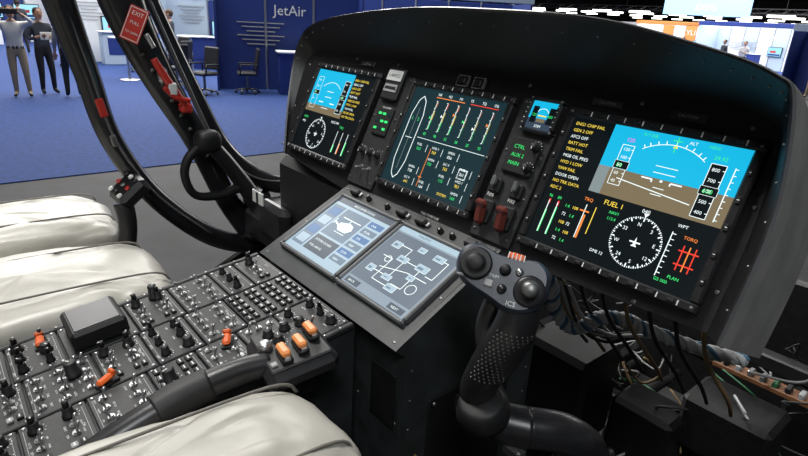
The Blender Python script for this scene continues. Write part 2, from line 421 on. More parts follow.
# left: copilot flight display
d=D(FM,-1.212,-.985,.008,.205)
d.rect(0,48,66,86,eCY); d.rect(0,40,66,48,eBR);d.rect(66,38,100,86,eBG)
d.circ(34,50,24,eWH,.5,50,130)
for h in(-6,6,12): d.ln([(28,52+h),(40,52+h)],eWH,.6)
d.ln([(20,52),(28,52)],eWH,1);d.ln([(40,52),(48,52)],eWH,1)
tape(d,5,44,14,78,['40','60','80','100','120']);tape(d,54,44,63,78,['400','500','600','700','800'],eBG)
for j,t in enumerate(ms[:10]): d.tx(t,68,80-j*4.2,3.2,[eYE,eWH,eYE][j%3])
d.rose(36,18.5,16,.8)
d.tx('VOR1',4,32,3.4,eGR);d.tx('FMS',4,27,3.4,eWH);d.tx('HDG 040',55,34,3.4,eWH)
for i in range(3):
    u=72+i*9; d.ln([(u,6),(u,28)],eWH,.6); d.rect(u,6,u+1.4,14+i*3,[eGR,eOR][i%2])
d.tx('TRQ',72,31,3.4,eGR)
d.mb.obj('flight_display')
# standby instrument
d=D(FM,-.568,-.518,.172,.218,.014,.006,keys=0)
d.rect(0,35,100,92,eCY);d.rect(0,0,100,35,eTD);d.rect(8,20,30,75,eBG,2);d.rect(72,20,94,75,eBG,2)
d.circ(50,45,24,eWH,2,30,150);d.ln([(34,45),(66,45)],eYE,4);d.tx('120',9,42,13,eGR);d.tx('400',71,42,13,eGR);d.tx('STBY',35,6,12,eWH);d.rect(34,24,66,36,eBR,2)
d.mb.obj('standby_display')
# ---------------------------------------------------------------- centre console with two touch screens
cc=empty('center_console')
mb=MB()
prof=[(.455,-.452),(.68,-.335),(.80,-.335),(.80,-1.05),(.475,-1.05),(.475,-.47)]
YZ=Matrix(((0,0,1,0),(1,0,0,0),(0,1,0,0),(0,0,0,1)))  # (y,z,x)->world
mb.prism(prof,-.955,-.525,CONS,YZ)
for z in [-.50-.055*i for i in range(10)]:
    for y in(.49,.785): mb.sup((-.5245,y,z),(.003,.006,.006),STEEL,1,8,6)
for y in [.49+.06*i for i in range(6)]: mb.sup((-.5245,y,-1.03),(.003,.006,.006),STEEL,1,8,6)
mb.box((-.523,.63,-.70),(.004,.20,.26),BLK,.0015); mb.box((-.521,.63,-.60),(.003,.08,.03),PLATE,.001)
for y in(.54,.72):
    for z in(-.58,-.70,-.82): mb.sup((-.520,y,z),(.004,.008,.008),SIL,1,8,6)
for x in(-.94,-.84,-.74,-.64,-.54):
    for z in(-.60,-1.0): mb.sup((x,.4745,z),(.006,.003,.006),STEEL,1,8,6)
mb.box((-.57,.472,-.56),(.06,.004,.10),BLK,.0015)
mb.obj('body',cc)
mb=MB(FC)
mb.box((-.74,.31,.002),(.418,.235,.006),PLATE,.002)
for x in(-.905,-.755,-.70,-.575):
    mb.box((x,.412,.010),(.026,.014,.012),RUB,.003); mb.box((x+.018,.412,.008),(.006,.010,.006),SIL,.001)
for x in(-.86,-.80,-.65,-.62): knob(mb,x,.412,.004,.005,.010)
for x in(-.94,-.54):
    for y in(.20,.30,.415): screw(mb,x,y,.005,.003)
mb.obj('screen_tray',cc)
SB=mat('screen_bezel',(.12,.125,.13),.4,.2)
d=D(FC,-.917,-.742,.233,.387,.012,.008,SB,0)
d.rect(0,0,100,88,eTL);d.rect(0,80,100,88,eTD,2);d.tx('HELICOPTER STATUS',30,82,4,eWH)
d.rect(3,8,24,76,eTM,2);d.rect(5,60,22,72,eBL,3);d.rect(5,44,22,56,eTL,3);d.rect(5,28,22,40,eBL,3);d.rect(5,12,22,24,eTL,3)
d.rect(27,34,70,76,eTM,2);d.rect(27,8,70,31,eTD,2)
d.poly([(38,56),(52,60),(60,58),(63,52),(58,46),(44,46),(39,50)],eWH,3);d.ln([(34,64),(66,64)],eWH,1.2);d.ln([(50,64),(50,59)],eWH,1);d.ln([(39,52),(29,55)],eWH,2);d.ln([(29,51),(29,60)],eWH,1);d.ln([(42,43),(60,43)],eWH,.8)
d.tx('DOORS CLOSED',32,23,4,eWH);d.tx('FUEL 640 KG',32,14,4,eWH)
for j in range(6): d.rect(73,12+j*11,96,20+j*11,eBL if j%2 else eTM,2);d.tx(['NAV','COM','MAP','SYS','PLAN','CHK'][j],78,14+j*11,4,eWH)
d.mb.obj('touchscreen_display')
d=D(FC,-.721,-.556,.233,.387,.012,.008,SB,0)
d.rect(0,0,100,93,E('touch_pale',(.24,.31,.38),1.0));d.rect(0,86,100,93,eTL,2);d.rect(2,12,98,84,E('touch_slate',(.10,.14,.19),1.0),2)
for P in ([(15,70),(40,70),(40,55),(70,55)],[(20,30),(45,30),(45,60)],[(70,55),(70,25),(55,25)],[(15,50),(30,50),(30,20),(60,20)],[(80,74),(90,74),(90,50),(80,50)],[(24,36),(60,44),(88,44)]): d.ln(P,eWH,.9)
for (u,v,w,h) in((12,64,12,8),(34,52,14,7),(62,52,16,8),(38,26,12,6),(12,26,10,8),(52,17,14,7),(70,71,14,7),(46,72,10,6),(64,38,9,6)):
    d.rect(u,v,u+w,v+h,eTL,4)
    d.box(u,v,u+w,v+h,eWH,.7)
    d.rect(u+2,v+2,u+w*.6,v+h-3,eTM,4.5)
d.circ(80,30,6,eWH,.8);d.circ(25,48,4,eWH,.8)
d.rect(4,2,26,9,eTD,2);d.rect(74,2,96,9,eTD,2);d.tx('SYNOPTIC',30,88,4,eTD);d.tx('BACK',8,4,4,eWH);d.tx('NEXT',78,4,4,eWH)
d.mb.obj('touchscreen_display')
# ---------------------------------------------------------------- control pedestal
cp=empty('control_pedestal')
mb=MB()
def pz(b): return FP@Vector((0,b,0))
a=pz(.385);b_=pz(-.36)
mb.prism([(a.y,a.z-.003),(b_.y,b_.z-.003),(b_.y,-1.05),(a.y,-1.05)],-.955,-.625,CONS,YZ)
mb.obj('body',cp)
mb=MB(FP)
for x in(-.951,-.627):
    mb.box((x,.012,.001),(.010,.742,.010),PLATE,.002)
    for k in range(26): screw(mb,x,-.34+k*.028,.006,.0022,SIL)
cols=[(-.945,-.842),(-.840,-.737),(-.735,-.633)]
splits=[[-.36,-.27,-.16,-.05,.022,.125,.20,.275,.325,.383],[-.36,-.25,-.13,-.04,.05,.12,.19,.26,.383],[-.36,-.26,-.15,-.06,.02,.10,.17,.235,.300,.383]]
rnd=random.Random(5)
kinds=[['mix','knobs','toggles','knobs','cover','mix','toggles','knobs','mix'],['toggles','knobs','mix','toggles','mix','knobs','toggles','keys'],['mix','toggles','knobs','mix','toggles','dense','toggles','gauge','knobs']]
for ci,(x0,x1) in enumerate(cols):
    for r in range(len(splits[ci])-1):
        y0,y1=splits[ci][r]+.001,splits[ci][r+1]-.001
        cxm,cym=(x0+x1)/2,(y0+y1)/2
        mb.box((cxm,cym,.002),(x1-x0-.002,y1-y0,.005),PLATE,.0015)
        for sx in(x0+.006,x1-.006):
            for sy in(y0+.006,y1-.006): screw(mb,sx,sy,.0045,.0026,SIL)
        kind=kinds[ci][r]
        W=x1-x0;Hh=y1-y0; z=.0045
        nr=max(1,int(Hh/.028))
        if kind=='cover':
            mb.box((cxm-.002,.074,.020),(.088,.080,.032),RUB,.005); mb.box((cxm-.002,.074,.0365),(.074,.066,.002),BLK2,.001); continue
        mb.line([(x0+.012,y1-.006),(x1-.012,y1-.006)],.0007,z+.0003,GWH)
        mb.line([(x0+.012,y0+.005),(x1-.012,y0+.005)],.0007,z+.0003,GWH)
        label(mb,cxm,y1-.0125,z+.0006,size=.0052)
        for j in range(nr):
            yy=y0+Hh*(j+.45)/nr
            if kind=='knobs':
                for i in range(3):
                    knob(mb,x0+W*(i+.6)/3.2,yy,z,rnd.choice([.005,.006,.0075]),.013,two=rnd.random()<.4); label(mb,x0+W*(i+.6)/3.2,yy-.0135,z+.0006,size=.0042)
            elif kind=='toggles':
                for i in range(4):
                    xx=x0+W*(i+.75)/4.5
                    toggle(mb,xx,yy,z); label(mb,xx,yy+.008,z+.0006,size=.0042); label(mb,xx,yy-.011,z+.0006,size=.0036)
            elif kind in('keys','dense'):
                for i in range(5):
                    for dy in(.006,-.006): button(mb,x0+W*(i+.8)/5.6,yy+dy,z,.0125,.009,rnd.choice([RUB,RUB,BLK2]))
            elif kind=='gauge':
                if j==0:
                    mb.lathe([(.024,.004),(.024,.009),(.021,.010)],RUB,T((cxm+.012,cym,0)),24); mb.lathe([(.019,.010),(.018,.0105)],GWH,T((cxm+.012,cym,0)),24)
                    mb.lathe([(.012,.0105),(.011,.013)],RUB,T((cxm+.012,cym,0)),20)
                    for dy in(-.018,0,.018): toggle(mb,x0+.018,cym+dy,z)
            else:
                knob(mb,x0+W*.2,yy,z,.007,.014,two=True)
                for i in range(2): toggle(mb,x0+W*(.43+.17*i),yy,z); label(mb,x0+W*(.43+.17*i),yy-.011,z+.0006,size=.0042); label(mb,x0+W*(.43+.17*i),yy+.008,z+.0006,size=.0036)
                button(mb,x0+W*.82,yy+.005,z);button(mb,x0+W*.82,yy-.006,z,m=rnd.choice([RUB,GWH,RUB]))
guard(mb,-.915,-.002,.005,ORG,80);guard(mb,-.715,.215,.005,ORG,60);guard(mb,-.745,.052,.005,ORG,20)
knob(mb,-.93,.175,.005,.008,.024);knob(mb,-.80,.02,.005,.009,.022);knob(mb,-.69,.12,.005,.009,.020)
mb.obj('control_panels',cp)
# ---------------------------------------------------------------- pilot collective lever
cl=empty('collective_lever')
mb=MB()
mb.tube([(-.60,-.30,-.66),(-.61,-.10,-.575),(-.622,.05,-.515),(-.625,.16,-.480),(-.622,.25,-.464),(-.61,.30,-.46)],[.018,.018,.019,.021,.020,.018],BLK2,14)
mb.tube([(-.626,.15,-.483),(-.627,.18,-.476),(-.625,.22,-.468)],[.024,.025,.023],RUB,14)
mb.obj('lever',cl)
LH=T((-.615,.335,-.447))@rx(8)@rz(-8)
mb=MB(LH)
mb.box((0,0,-.014),(.112,.104,.032),BLK2,.010)
mb.box((0,0,.003),(.096,.088,.006),PLATE,.002)
mb.box((-.01,-.005,-.05),(.07,.07,.05),BLK,.006)
for (x,y) in((.000,.032),(.020,.008),(.026,-.018)):
    L=T((x,y,.006))@rz(-2)
    mb.box((0,0,.004),(.036,.016,.008),RUB,.002,L=L); mb.box((.002,0,.013),(.034,.013,.010),AMB,.003,L=L@ry(-8)); mb.box((.018,0,.010),(.005,.008,.006),SIL,.001,L=L)
for (x,y) in((-.035,.03),(-.037,.006),(-.034,-.02),(-.012,-.012)): knob(mb,x,y,.006,.007,.011)
mb.lathe([(.010,0),(.010,.012),(.007,.015)],SIL,T((-.006,-.034,.004)),16)
button(mb,.035,-.036,.006,.009,.009,GWH,False);toggle(mb,-.020,.040,.006)
mb.obj('switch_box',cl)
# copilot collective
cl2=empty('collective_lever')
mb=MB()
mb.tube([(-1.42,-.10,-1.04),(-1.42,.12,-.92),(-1.42,.27,-.72),(-1.44,.33,-.56),(-1.46,.335,-.475)],[.02,.02,.02,.022,.024],BLK2,12)
L=T((-1.465,.355,-.445))@rx(40)@ry(15)
mb.box((0,0,0),(.075,.085,.045),BLK2,.012,L=L)
for i in range(3):
    for j in range(3): mb.box((-.022+i*.022,-.026+j*.026,.026),(.012,.013,.008),[WHT,RED,RUB,STEEL][(i*2+j)%4],.003,L=L)
mb.obj('lever',cl2)
# ---------------------------------------------------------------- cyclic stick
cy_=empty('cyclic_stick')
cpos=Vector((-.388,.500,-.290))
nz=Vector((.40,-.52,.46)).normalized(); xa=Vector((.70,.68,-.26)); xa=(xa-nz*xa.dot(nz)).normalized(); ya=nz.cross(xa)
HM=Matrix(((xa.x,ya.x,nz.x,cpos.x),(xa.y,ya.y,nz.y,cpos.y),(xa.z,ya.z,nz.z,cpos.z),(0,0,0,1)))
mb=MB(HM@Matrix.Scale(1.06,4))
out=[(-.056,.006),(-.052,.024),(-.036,.032),(-.012,.026),(.012,.026),(.036,.030),(.052,.020),(.056,0),(.050,-.022),(.036,-.034),(.014,-.036),(-.010,-.028),(-.036,-.020),(-.050,-.010)]
o2=[(p.x,p.y) for p in cat([(x,y,0) for x,y in out],5,True)]
def lay(s1,z1,s2,z2,m):
    k=len(o2); vs=[(x*s1,y*s1,z1) for x,y in o2]+[(x*s2,y*s2,z2) for x,y in o2]
    mb.add(vs,[(i,(i+1)%k,k+(i+1)%k,k+i) for i in range(k)],m,True)
lay(.75,-.036,.95,-.022,SLATE);lay(.95,-.022,1.0,-.004,SLATE);lay(1.0,-.004,.96,.005,SLATE);lay(.96,.005,.88,.009,SLATE)
k=len(o2); mb.add([(x*.88,y*.88,.009) for x,y in o2],[tuple(range(k))],SLATE); mb.add([(x*.75,y*.75,-.036) for x,y in o2],[tuple(range(k))[::-1]],SLATE)
mb.lathe([(.019,.008),(.019,.013),(.016,.015),(.012,.012),(.010,.018),(.007,.020)],RUB,T((-.032,.006,0)),24)
mb.lathe([(.018,.008),(.018,.012),(.015,.014)],BLK2,T((.034,-.008,0)),24)
mb.lathe([(.010,.014),(.008,.022),(.010,.026),(.006,.029)],STEEL,T((.034,-.008,0)),18)
mb.lathe([(.007,.008),(.006,.016),(.004,.018)],RUB,T((.002,.008,0)),14);mb.lathe([(.006,.008),(.005,.015)],BLK2,T((.004,-.014,0)),14)
mb.lathe([(.005,.008),(.004,.014)],SIL,T((.018,.010,0)),12)
mb.box((.010,.026,.004),(.020,.010,.012),ORG,.003);mb.box((-.012,-.012,.010),(.010,.008,.004),GWH,.001)
for i in range(5): mb.box((.001+i*.0045,.026,.0105),(.0012,.008,.001),WHT)
mb.text('ICS',.012,-.030,.008,.0095,WHT);mb.text('TRIM',-.014,-.004,.005,.0095,WHT);mb.text('HOIST',-.050,-.012,.004,.0095,WHT)
mb.obj('switch_head',cy_)
mb=MB()
mb.tube([(-.405,.520,-.312),(-.412,.525,-.340),(-.415,.515,-.375),(-.400,.508,-.402)],[.018,.015,.014,.016],BLK2,14)
mb.tube([(-.368,.520,-.312),(-.366,.512,-.350),(-.380,.508,-.392),(-.396,.505,-.430),(-.408,.505,-.468),(-.404,.512,-.500),(-.380,.530,-.515),(-.350,.555,-.520)],[.024,.027,.028,.026,.024,.024,.028,.030],BLK2,18)
mb.tube([(-.355,.550,-.518),(-.315,.60,-.53),(-.30,.66,-.60),(-.30,.70,-.80),(-.30,.71,-1.05)],[.029,.028,.024,.022,.03],BLK2,14)
mb.obj('stick',cy_)
mb=MB()
for j in range(16):
    for i in range(8):
        t=j/15; c=Vector((-.366,.512,-.350)).lerp(Vector((-.396,.505,-.430)),t); r=.0290
        a=math.radians(-80+i*13+(6.5 if j%2 else 0)-20); mb.sup(c+Vector((r*math.cos(a),r*math.sin(a),0)),(.0024,.0024,.0024),STEEL,1,6,4)
mb.tube([(-.43,.56,-.32),(-.45,.57,-.37),(-.43,.55,-.45),(-.39,.55,-.50)],.006,CBK,8)
mb.lathe([(.036,0),(.038,.01),(.032,.03),(.027,.034)],RUB,T((-.395,.51,-.505))@rx(20),20)
mb.box((-.352,.53,-.545),(.03,.02,.02),STEEL,.004)
mb.lathe([(.07,0),(.07,.01),(.05,.04),(.03,.10)],RUB,T((-.30,.71,-1.05)),20)
mb.obj('grip_texture_and_boot',cy_)
# ---------------------------------------------------------------- seats
def seat(name,x0,x1,y1,z):
    e=empty(name); mb=MB(); w=(x1-x0)
    bw=w*.45; sq=lambda x,q:math.copysign(abs(x)**q,x)
    for xc in(x0+bw/2,x1-bw/2):
        mb.sup((xc,y1-.26,z-.09),(bw,.52,.18),LEA,.45,80,40,wob=.05,e2=.52)
        P=[(xc+bw*.497*sq(math.cos(t),.45),y1-.26+.257*sq(math.sin(t),.45),z-.125) for t in [k*2*math.pi/60 for k in range(61)]]
        mb.tube(P,.0045,SEAM,6,raw=True)
        for dx in(-.28,.28): mb.tube([(xc+bw*dx,y1-.02,z-.03),(xc+bw*dx,y1-.06,z-.006),(xc+bw*dx,y1-.26,z-.001),(xc+bw*dx,y1-.46,z-.004)],.0022,SEAM,6)
    mb.sup(((x0+x1)/2,y1-.36,z-.13),(w*.35,.40,.14),LEA,.45,32,16)
    mb.sup(((x0+x1)/2,y1-.63,z+.24),(w*.92,.16,.80),LEA,.45,40,24,L=rx(8))
    for sx in(x0+.04,x1-.04): mb.sup((sx,y1-.56,z+.20),(.10,.18,.62),LEA,.5,24,16,L=rx(8))
    mb.sup(((x0+x1)/2,y1-.70,z+.74),(w*.5,.12,.22),LEA,.5,24,16)
    mb.obj('cushions',e)
    mb=MB(); mb.box(((x0+x1)/2,y1-.32,z-.22),(w*.9,.50,.08),BLK,.02)
    mb.box(((x0+x1)/2,y1-.76,z+.15),(w*.85,.04,.75),BLK,.015,R=rx(8))
    for sx in(x0+.1,x1-.1):
        mb.box((sx,y1-.32,(z-.26-1.05)/2),(.04,.40,(z-.26)+1.05),STEEL,.005)
        mb.tube([(sx,y1-.60,z-.02),(sx,y1-.50,z+.03)],.012,RUB,8)
    mb.obj('frame',e)
seat('pilot_seat',-.595,-.09,.325,-.438)
seat('pilot_seat',-1.80,-1.035,.345,-.510)
# ---------------------------------------------------------------- door frame and pillars (port side, x ~ -1.5)
X=-1.5
df=empty('cockpit_door_frame')
FR=mat('frame_black',(.014,.014,.016),.28,noise=.2,scale=20,coat=.3)
EDG=mat('edge_grey',(.14,.14,.145),.4,.5)
mb=MB()
mb.tube([(X,.36,.18),(X,.395,0),(X,.455,-.16),(X,.53,-.31),(X,.57,-.40),(X,.62,-.52),(X,.69,-.64)],[.055,.052,.042,.034,.032,.032,.035],FR,12,8,.5,up=(1,0,0))
mb.tube([(X,.24,.15),(X,.265,0),(X,.30,-.16),(X,.335,-.32),(X,.42,-.48),(X,.56,-.62),(X,.70,-.68),(X,.85,-.70)],[.036,.034,.028,.026,.026,.028,.03,.03],FR,12,8,.8,up=(1,0,0))
mb.tube([(X-.02,.43,.14),(X-.02,.47,0),(X-.02,.55,-.20),(X-.02,.62,-.36),(X-.02,.70,-.455),(X-.01,.78,-.50),(X,.88,-.51),(X+.02,1.0,-.49),(X+.05,1.3,-.47)],[.016,.017,.018,.022,.028,.028,.026,.024,.02],FR,10,8)
mb.tube([(X,.70,-.66),(X,.72,-.60),(X,.71,-.52)],[.05,.05,.04],FR,12)
mb.obj('pillars',df)
mb=MB()
mb.tube([(X+.005,.45,.02),(X+.005,.525,-.18),(X+.005,.60,-.36),(X+.01,.68,-.45),(X+.015,.77,-.485),(X+.02,.88,-.485),(X+.04,1.0,-.465)],.004,EDG,6)
mb.tube([(X+.022,.27,.0),(X+.022,.305,-.16),(X+.022,.34,-.32),(X+.022,.425,-.475),(X+.022,.56,-.61)],.003,EDG,6)
for q in range(9):
    t=q/8; mb.sup((X+.026,.40+.16*t,-.08-.30*t),(.008,.010,.010),STEEL,1,8,6)
mb.box((X+.022,.318,-.24),(.012,.018,.045),RED,.003,R=rx(12));mb.box((X+.022,.336,-.32),(.012,.014,.03),STEEL,.003,R=rx(12))
mb.obj('door_seal',df)
mb=MB(T((X+.055,.402,-.050))@rz(55)@rx(80)@rz(-22))
mb.box((0,0,0),(.044,.080,.003),RED,.001); mb.text('EXIT',0,.020,.013,.0025,WHT,center=True); mb.text('PULL',0,0,.010,.0025,WHT,center=True); mb.text('TO OPEN',0,-.022,.007,.0025,WHT,center=True)
mb.line([(-.019,-.036),(.019,-.036),(.019,.036),(-.019,.036)],.0015,.0022,WHT,True)
mb.cyl((0,.025,-.03),(0,.025,0),.006,STEEL,seg=8);mb.cyl((0,-.025,-.03),(0,-.025,0),.006,STEEL,seg=8)
mb.obj('exit_placard',df)
hd=MB()
hd.tube([(X+.06,.435,-.125),(X+.065,.455,-.165),(X+.065,.48,-.205),(X+.06,.50,-.235)],[.008,.010,.009,.007],RED,10)
hd.tube([(X+.07,.45,-.19),(X+.07,.475,-.215),(X+.07,.51,-.225)],.006,RED,8)
hd.box((X+.05,.455,-.165),(.025,.02,.04),SIL,.006);hd.box((X+.07,.47,-.195),(.012,.02,.03),WHT,.003);hd.box((X+.05,.505,-.245),(.03,.03,.025),RED,.006)
hd.tube([(X+.055,.44,-.10),(X+.055,.425,-.07)],.006,SIL,8)
hd.obj('emergency_release_handle')
hd=MB()
hd.sup((X+.05,.555,-.335),(.06,.07,.06),RUB,.7,20,12)
hd.tube([(X+.05,.55,-.335),(X+.06,.50,-.37),(X+.06,.485,-.42),(X+.06,.51,-.475),(X+.06,.58,-.485),(X+.05,.64,-.475),(X+.05,.68,-.50)],[.013,.012,.011,.011,.013,.016,.018],RUB,12)
hd.tube([(X+.05,.56,-.34),(X+.05,.62,-.42),(X+.05,.68,-.52),(X+.05,.71,-.62)],[.02,.022,.026,.03],BLK2,12)
hd.obj('grab_handle')
mb=MB()
mb.box((-1.12,.80,-.46),(.36,.25,.22),BLK,.02); mb.box((-1.30,.80,-.58),(.36,.30,.12),BLK,.03); mb.box((-1.15,.80,-.83),(.34,.24,.44),BLK,.02)
mb.box((-1.34,.64,-.475),(.06,.004,.035),WHT,.001); mb.box((-1.34,.637,-.475),(.008,.003,.03),RUB)
mb.box((-1.28,.66,-.53),(.14,.04,.10),BLK2,.015)
mb.obj('side_console')
# ---------------------------------------------------------------- fuselage, cockpit floor, nose
mb=MB()
mb.box((-.70,.55,-1.065),(1.74,2.4,.03),mat('cabin_floor_grey',(.014,.015,.016),.5,noise=.3,scale=30),.0)
mb.obj('cockpit_floor')
FUS=mat('fuselage_paint',(.5,.5,.48),.3,coat=.5)
fu=empty('helicopter_fuselage')
mb=MB()
sec=[(-.65,.92,-.86),(0,.92,-.86),(.5,.92,-.84),(1.0,.92,-.60),(1.5,.84,-.60),(1.9,.52,-.65),(2.15,.14,-.78)]
K=24
def shell(off,m):
    vs=[]
    for (y,hw,zt) in sec:
        for k in range(K+1):
            a=math.pi*k/K; zz=zt-(.66-off)*max(0,math.sin(a))**.6*(hw/.92)**.5
            vs.append((-.70-(hw-off)*math.copysign(abs(math.cos(a))**.6,math.cos(a)),y,zz))
    fs=[(j*(K+1)+k,(j+1)*(K+1)+k,(j+1)*(K+1)+k+1,j*(K+1)+k+1) for j in range(len(sec)-1) for k in range(K)]
    mb.add(vs,fs,m,True)
shell(0,FUS);shell(.02,BLK); mb.obj('shell',fu)
mb=MB()
for (x,y) in((-.70,1.45),(-1.25,-.35),(-.15,-.35)):
    mb.cyl((x,y,-1.68),(x,y,-1.28),.035,SIL); mb.cyl((x-.06,y,-1.68),(x+.06,y,-1.68),.02,SIL)
    for sx in((-.07,.07)):
        mb.lathe([(.06,-.035),(.12,-.03),(.14,-.012),(.14,.012),(.12,.03),(.06,.035)],RUB,T((x+sx,y,-1.79))@ry(90),28)
        mb.lathe([(.06,-.037),(.03,-.04),(.03,.04),(.06,.037)],SIL,T((x+sx,y,-1.79))@ry(90),20)
    mb.box((x,y,-1.72),(.04,.03,.14),SIL,.006)
mb.obj('landing_gear',fu)
ns=MB()
ns.box((-.65,1.62,-.80),(1.2,.03,.46),BLK,.005)
for i in range(5): ns.box((-.15-.26*i,1.15,-.985),(.03,.95,.12),BLK2,.003)
ns.box((-.35,1.32,-.66),(.75,.035,.035),BLK2,.004); ns.box((-.35,1.12,-.82),(.75,.03,.05),BLK2,.004)
ns.box((-.55,.98,-.74),(.17,.14,.22),BLK,.012);ns.box((-.10,1.32,-.76),(.22,.14,.16),BLK,.01);ns.box((-.38,1.04,-.80),(.13,.10,.17),BLK,.01);ns.box((-.25,1.10,-.72),(.16,.12,.12),BLK,.01)
ns.box((-.16,1.20,-.650),(.46,.035,.012),mat('orange_primer',(.20,.085,.035),.5),.002)
for i in range(20):
    ns.box((-.38+i*.023,1.195,-.640),(.010,.022,.016),[SIL,CBD,CBG,RUB,GWH][i%5],.002)
ns.box((.0,1.30,-.58),(.20,.14,.10),STEEL,.02);ns.box((-.02,1.24,-.55),(.10,.05,.05),CBG,.01)
for i in range(6):
    x=-.6+.1*i; ns.tube([(x,1.0,-1.04),(x+.02,1.05,-.95),(x-.02,1.2,-.93),(x,1.5,-.90)],.012,CBK,8)
ns.obj('nose_structure')
wh=MB(); r2=random.Random(3)
def wire(P,m,r): wh.tube(P,r,m,6,5)
hose=[(-.475,.715,-.37),(-.467,.735,-.40),(-.472,.76,-.445),(-.458,.785,-.485),(-.435,.80,-.483),(-.417,.82,-.463),(-.385,.85,-.462),(-.362,.87,-.474),(-.31,.95,-.510),(-.24,1.02,-.53)]
hp=cat(hose,12); wh.tube(hose,.010,CBL,10)
for ph,m in((0,CBB),(2.1,CBL),(4.2,CBL)):
    P=[]
    for i,q in enumerate(hp):
        dd=(hp[min(i+1,len(hp)-1)]-hp[max(i-1,0)]).normalized(); u=dd.cross(Vector((0,0,1))).normalized(); w_=dd.cross(u); a=i*.75+ph
        P.append(q+u*math.cos(a)*.0095+w_*math.sin(a)*.0095)
    wh.tube(P,.0040,m,6,raw=True)
for k in range(5):
    o=[r2.uniform(-.015,.015) for _ in range(3)]
    wire([(-.46+o[0],.76,-.40),(-.445+o[0],.80,-.47+o[2]),(-.41+o[0],.84,-.50+o[2]),(-.36,.90+o[1],-.50),(-.28,.98+o[1],-.53+o[2])],[CBL,CBK,CBT,CBK,CBL][k],.003)
for i in range(9):
    x=-.56+.04*i
    wire([(x,.76,-.36),(x+.005,.80,-.44),(x+.03,.86,-.52),(x+.02,.95,-.60)],[CBK,CBK,CBT][i%3],.0035)
for k in range(90):
    x=r2.uniform(-.70,.12);y=r2.uniform(.95,1.45);z=r2.uniform(-1.0,-.60)
    P=[(x,y,z)]
    for q in range(4): P.append((P[-1][0]+r2.uniform(-.09,.09),P[-1][1]+r2.uniform(-.05,.05),max(-1.03,min(-.57,P[-1][2]+r2.uniform(-.06,.06)))))
    wire(P,r2.choice([CBK,CBK,CBT,CBD,CBD,CBD,CBK,CBK,CBL,CBG,CBL]),r2.choice([.002,.0025,.003]))
wire([(-.50,.60,-1.04),(-.49,.56,-.85),(-.50,.52,-.72),(-.515,.50,-.66)],CBY,.004)
wh.obj('wiring_harness')
def pedal(x,y):
    mb=MB(T((x,y,-.86))@rx(-25))
    mb.box((0,0,0),(.10,.012,.12),BLK2,.005)
    for i in range(5): mb.box((0,-.008,-.045+.022*i),(.09,.006,.006),STEEL,.001)
    mb.tube([(0,.01,0),(.02,.08,.05),(.03,.16,.12)],.012,STEEL,8,raw=True); mb.box((0,.012,-.08),(.03,.02,.12),STEEL,.004)
    mb.obj('rudder_pedal')
pedal(-.44,.90);pedal(-.16,.90);pedal(-1.45,.98);pedal(-1.05,1.05)
# ---------------------------------------------------------------- exhibition hall
Z0=-1.93
mb=MB(); mb.box((-10,40,Z0-.05),(140,200,.1),mat('hall_floor_grey',(.022,.022,.025),.75,noise=.4,scale=2.5),0); mb.obj('floor')
mb=MB(); mb.box((-43.2,40,Z0+.006),(72,170,.012),mat('carpet_blue',(.012,.044,.185),.9,noise=.25,scale=14,bump=.3),0); mb.obj('floor_carpet')
CE=mat('ceiling_dark',(.012,.012,.014),.9)
mb=MB(); mb.box((-10,40,7.6),(140,200,.1),CE,0); mb.obj('ceiling')
WL=mat('hall_wall',(.03,.032,.04),.8)
mb=MB(); mb.box((-80,40,2.8),(.2,200,9.5),WL); mb.obj('wall_left')
mb=MB(); mb.box((-10,140,2.8),(140,.2,9.5),WL); mb.obj('wall_front')
LMP=mat('lamp_glow',(1,.97,.9),.3,emit=4)
for (y,z) in((60,1.9),(78,2.3),(100,2.6),(125,2.8)):
    tr=MB()
    for s_ in(-.25,.25): 
        tr.box((-35,y+s_,z+.25),(70,.08,.08),BLK2); 
    tr.box((-35,y,z+.65),(70,.08,.08),BLK2)
    for i in range(46):
        x=-69+i*1.5; tr.cyl((x,y-.25,z+.25),(x+.75,y,z+.65),.03,BLK2,seg=5);tr.cyl((x+.75,y,z+.65),(x+1.5,y-.25,z+.25),.03,BLK2,seg=5)
        if i%3==0: tr.box((x,y,z+.05),(2.2,.45,.22),LMP,.03)
    for i in range(4): tr.cyl((-65+i*20,y,z+.6),(-65+i*20,y,7.55),.02,STEEL,seg=5)
    tr.obj('lighting_truss')
BW=mat('booth_blue',(.012,.035,.20),.6,noise=.1,scale=1); BW2=mat('booth_light',(.45,.55,.65),.6); BW3=mat('booth_white',(.78,.80,.82),.5); BOR=mat('booth_orange',(.7,.25,.06),.5)
SCR=mat('lit_tv',(.35,.75,.95),.3,emit=1.1)
